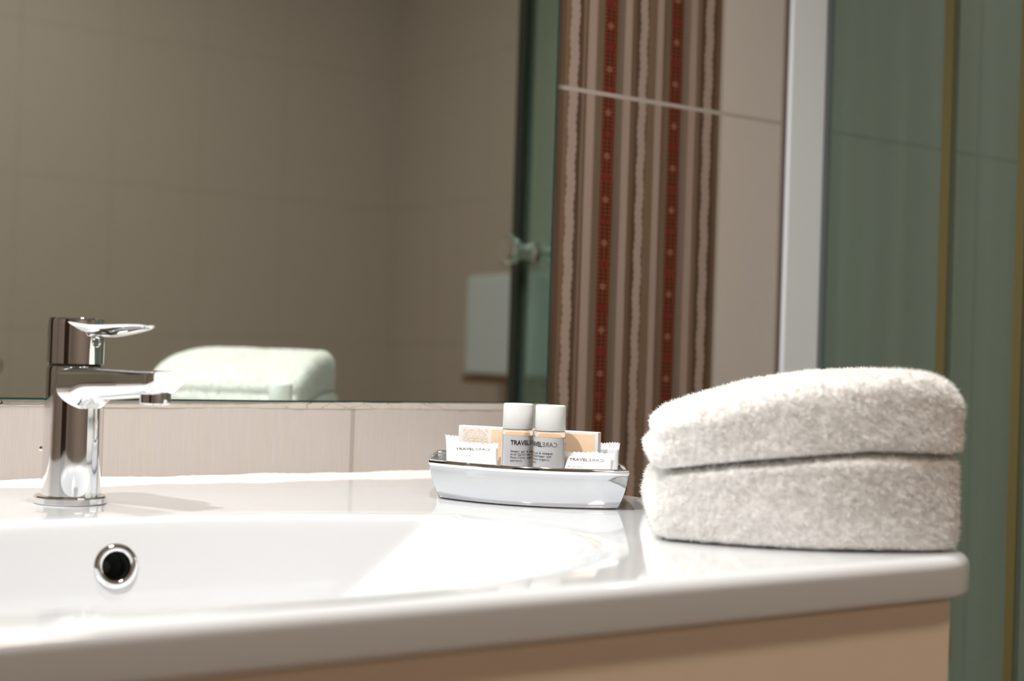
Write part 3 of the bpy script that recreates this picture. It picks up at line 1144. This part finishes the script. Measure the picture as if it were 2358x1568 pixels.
def towel(name, label, quad, bulge, zb, zt, rad, fold, seed, strands, grp, squeeze=False):
    """quad: FL, FR, BR, BL in XY; zb, zt: functions of (u, v); fold(u, v, w, P) -> P shapes the layered ends"""
    NU, NV, NW = 240, 160, 60
    FL, FR, BR, BL = [np.array(q, float) for q in quad]
    pts, quads, off = [], [], 0
    faces = [('w', 0), ('w', 1), ('v', 0), ('v', 1), ('u', 0), ('u', 1)]
    for ax, s in faces:
        if ax == 'w':
            A, B = np.meshgrid(np.linspace(-1, 1, NU), np.linspace(-1, 1, NV), indexing='ij')
            P = np.stack([A, B, np.full_like(A, 2 * s - 1)], -1)
        elif ax == 'v':
            A, B = np.meshgrid(np.linspace(-1, 1, NU), np.linspace(-1, 1, NW), indexing='ij')
            P = np.stack([A, np.full_like(A, 2 * s - 1), B], -1)
        else:
            A, B = np.meshgrid(np.linspace(-1, 1, NV), np.linspace(-1, 1, NW), indexing='ij')
            P = np.stack([np.full_like(A, 2 * s - 1), A, B], -1)
        n0, n1 = A.shape
        idx = np.arange(n0 * n1).reshape(n0, n1) + off
        q = np.stack([idx[:-1, :-1], idx[1:, :-1], idx[1:, 1:], idx[:-1, 1:]], -1).reshape(-1, 4)
        if (ax, s) in (('w', 0), ('v', 1), ('u', 0)):
            q = q[:, ::-1]
        quads.append(q)
        pts.append(P.reshape(-1, 3))
        off += n0 * n1
    P = np.concatenate(pts)
    Q = np.concatenate(quads)
    # size of the box in metres, rounded box
    L, Wd, Hh = np.linalg.norm(FR - FL), np.linalg.norm(BL - FL), 0.055
    half = np.array([L / 2, Wd / 2, Hh / 2])
    R3 = np.array(rad)
    p = P * half
    inner = np.clip(p, -(half - R3), half - R3)
    d = (p - inner) / R3
    ln = np.linalg.norm(d, axis=1, keepdims=True)
    m = np.where(ln > 1e-9, 1.0, 0.0)
    # cube -> sphere style normalisation per rounded zone
    dn = np.where(ln > 1e-9, d / np.maximum(ln, 1e-9), 0)
    p = inner + dn * R3 * m
    u = p[:, 0] / L + .5
    v = p[:, 1] / Wd + .5
    w = p[:, 2] / Hh + .5
    uu, vv = u[:, None], v[:, None]
    XY = (1 - uu) * (1 - vv) * FL + uu * (1 - vv) * FR + uu * vv * BR + (1 - uu) * vv * BL
    out = (FL + FR - BL - BR)
    out = out / np.linalg.norm(out)
    XY = XY + out * (bulge * 4 * u * (1 - u) * (1 - v))[:, None]
    if squeeze:
        w = np.where(w < .5, .5 - .5 * (np.clip((.5 - w) / .5, 0, 1)) ** 0.40, w)
    z = zb(u, v) + (zt(u, v) - zb(u, v)) * w
    V = np.concatenate([XY, z[:, None]], 1)
    V = fold(u, v, w, V, FL, FR, BL)
    # merge duplicates on cube seams: not needed for rendering, compute smooth normals by accumulation with rounding
    key = np.round(V * 2e5).astype(np.int64)
    _, inv = np.unique(key, axis=0, return_inverse=True)
    inv = inv.ravel()
    fn = np.cross(V[Q[:, 2]] - V[Q[:, 0]], V[Q[:, 3]] - V[Q[:, 1]])
    acc = np.zeros((inv.max() + 1, 3))
    for k in range(4):
        np.add.at(acc, inv[Q[:, k]], fn)
    Nn = acc[inv]
    Nn /= np.maximum(np.linalg.norm(Nn, axis=1, keepdims=True), 1e-12)
    nz = vnoise(V, 30, seed) * 0.0022 + vnoise(V, 120, seed + 1) * 0.0010 + vnoise(V, 330, seed + 2) * 0.0007 + vnoise(V, 700, seed + 3) * 0.0008
    V = V + Nn * nz[:, None]
    V[:, 2] = np.maximum(V[:, 2], zb(u, v) - 0.0005)
    # strands
    tri_area = np.linalg.norm(fn, axis=1)
    pr = tri_area / tri_area.sum()
    r = np.random.default_rng(seed + 9)
    fi = r.choice(len(Q), size=strands, p=pr)
    a, b = r.random(strands)[:, None], r.random(strands)[:, None]
    c0, c1, c2, c3 = (V[Q[fi, k]] for k in range(4))
    base = (1 - a) * (1 - b) * c0 + a * (1 - b) * c1 + a * b * c2 + (1 - a) * b * c3
    nn = Nn[Q[fi, 0]]
    keep = nn[:, 2] > -0.75
    base, nn = base[keep], nn[keep]
    S = len(base)
    cl = np.stack([vnoise(base, 260, seed + 20 + k) for k in range(3)], 1) * 2.2      # clumping
    jit = r.normal(0, 0.45, (S, 3))
    d = nn + cl + jit
    d[:, 2] -= 0.15
    d /= np.linalg.norm(d, axis=1, keepdims=True)
    ln = (0.0012 + 0.0026 * r.random(S) ** 1.3)[:, None]
    side = np.cross(d, r.normal(0, 1, (S, 3)))
    side /= np.linalg.norm(side, axis=1, keepdims=True)
    wd = 0.00016
    mid = base + d * ln * .55
    tip = mid + (d + r.normal(0, 0.5, (S, 3)) * 1.0) * ln * .45
    sv = np.stack([base - side * wd - nn * .0004, base + side * wd - nn * .0004, mid + side * wd, mid - side * wd, tip], 1).reshape(-1, 3)
    o0 = len(V)
    i0 = o0 + np.arange(S) * 5
    q2 = np.stack([i0, i0 + 1, i0 + 2, i0 + 3], 1)
    t2 = np.stack([i0 + 3, i0 + 2, i0 + 4], 1)
    sv[:, 2] = np.maximum(sv[:, 2], zb(0.5, 0.5) * 0 + 0.8504)
    ob = arr(name, np.concatenate([V, sv]), [Q, q2, t2], M['terry'])
    tag(ob, label, 'towel', grp)
    return ob


def fold_low(u, v, w, V, FL, FR, BL):
    e = FR - FL
    e = np.append(e / np.linalg.norm(e), 0)
    # left end: folded layers curl out, pinch between them
    k = np.exp(-(u / 0.10) ** 2)
    prof = -0.004 * np.exp(-((w - 0.38) / .30) ** 2) + 0.004 * np.exp(-((w - .90) / .12) ** 2)
    V = V + e * (k * prof * (0.4 + 0.6 * v))[:, None]
    return V


def fold_up(u, v, w, V, FL, FR, BL):
    e = FR - FL
    e = np.append(e / np.linalg.norm(e), 0)
    k = np.exp(-(u / 0.10) ** 2)
    prof = -0.004 * np.exp(-((w - 0.30) / .16) ** 2) + 0.004 * np.exp(-((w - 0.62) / .14) ** 2)
    V = V + e * (k * prof * (0.3 + 0.7 * v))[:, None]
    return V


quadL = [(.629, -.504), (.792, -.625), (.886, -.484), (.755, -.338)]
quadU = [(.627, -.501), (.793, -.627), (.882, -.488), (.753, -.340)]


def seam(u, v):
    return 0.8965 + 0.0190 * np.sin(np.clip(u, 0, 1) * PI * 0.62) + 0.002 * np.asarray(v) * 0


towel('folded_towel', 'white terry towel folded flat, lower one of the two on the washbasin', quadL, 0.026,
      lambda u, v: 0.8505 + 0 * np.asarray(u), lambda u, v: seam(u, v) - 0.0002, (.009, .012, .006), fold_low, 11, 210000, 'folded towels on the washbasin')
towel('folded_towel', 'white terry towel folded flat, upper one of the two on the washbasin', quadU, 0.026,
      lambda u, v: seam(u, v) + 0.0012, lambda u, v: 0.9310 + 0.0400 * np.sin(np.clip(u, 0, 1) ** 0.9 * PI * 0.55) - 0.0135 * np.clip((np.asarray(u) - .82) / .18, 0, 1) ** 2,
      (.016, .012, .015), fold_up, 31, 210000, 'folded towels on the washbasin', True)

# ------------------------------------------------------------------ shower enclosure
SH = empty('shower_enclosure', (1.30, -0.34, 0.0), 'green glass shower enclosure with a wide white wall profile right of the tiles', 'shower')
sx_, sy2 = 1.30, -0.34
PY = -0.648          # end of the glass side


def sbox(x0, x1, y0, y1, z0, z1):
    return MB().box(x0 - sx_, x1 - sx_, y0 - sy2, y1 - sy2, z0, z1)


sbox(1.2335, 1.2930, -0.009, -0.0005, 0.10, 2.05).build('wall_profile', M['profile'], SH, bevel=0.002, segs=3)['label'] = 'wide white aluminium wall profile'
sbox(1.2935, 1.3025, -0.012, -0.0005, 0.10, 2.05).build('profile_seal', M['seal_grey'], SH, smooth=False)
sbox(1.297, 1.303, PY, -0.0005, 0.115, 2.0).build('glass_panel', M['glass'], SH, smooth=False)
sbox(1.2945, 1.3055, -0.2005, -0.188, 0.115, 2.0).build('door_seal', M['seal_gold'], SH, smooth=False)['label'] = 'yellowed vertical door seal'
sbox(1.2945, 1.3055, -0.3010, -0.290, 0.115, 2.0).build('door_seal', M['seal_gold'], SH, smooth=False)['label'] = 'yellowed vertical door seal'
sbox(1.288, 1.312, PY - 0.018, PY + 0.004, 0.10, 2.02).build('corner_post', M['steel_dark'], SH, bevel=0.003)['label'] = 'dark corner post'
sbox(1.27, XR - .001, PY - 0.03, -0.001, 0.0, 0.10).build('shower_base', M['ceramic'], SH, bevel=0.01)
sbox(1.285, 1.315, PY, -0.0005, 2.0, 2.03).build('top_rail', M['profile'], SH, bevel=0.003)
kb = MB()
kprof = [(0.0005, 0.0), (0.014, 0.0), (0.017, 0.004), (0.017, 0.010), (0.012, 0.016), (0.009, 0.022), (0.009, 0.030), (0.012, 0.034), (0.0005, 0.034)]
kprof = [(r_ * 1.45, z_ * 1.65) for r_, z_ in kprof]
kb.lathe(kprof, 40)
ko = kb.build('door_knob', M['chrome'], SH)
ko.rotation_euler = (0, math.radians(90), 0)
ko.location = (1.2405 - sx_, PY + 0.030 - sy2, 1.140)
ko['label'] = 'round chrome knob'
kb2 = MB().lathe(kprof, 40).build('door_knob', M['chrome'], SH)
kb2.rotation_euler = (0, math.radians(-90), 0)
kb2.location = (1.3595 - sx_, PY + 0.030 - sy2, 1.140)

# pale cabinet on the right wall, seen only in the mirror
WCx = empty('wall_cabinet', (XR - 0.07, -1.80, 1.05), 'pale grey-blue wall cabinet seen in the mirror left of the shower post', 'cabinet')
MB().box(-0.07, 0.069, -0.065, 0.24, -0.13, 0.13).build('cabinet_case', M['white_gloss'], WCx, bevel=0.012, segs=3)
MB().box(-0.072, 0.069, -0.07, 0.245, -0.148, -0.131).build('shelf_board', M['cabinet_in'], WCx, bevel=0.002)
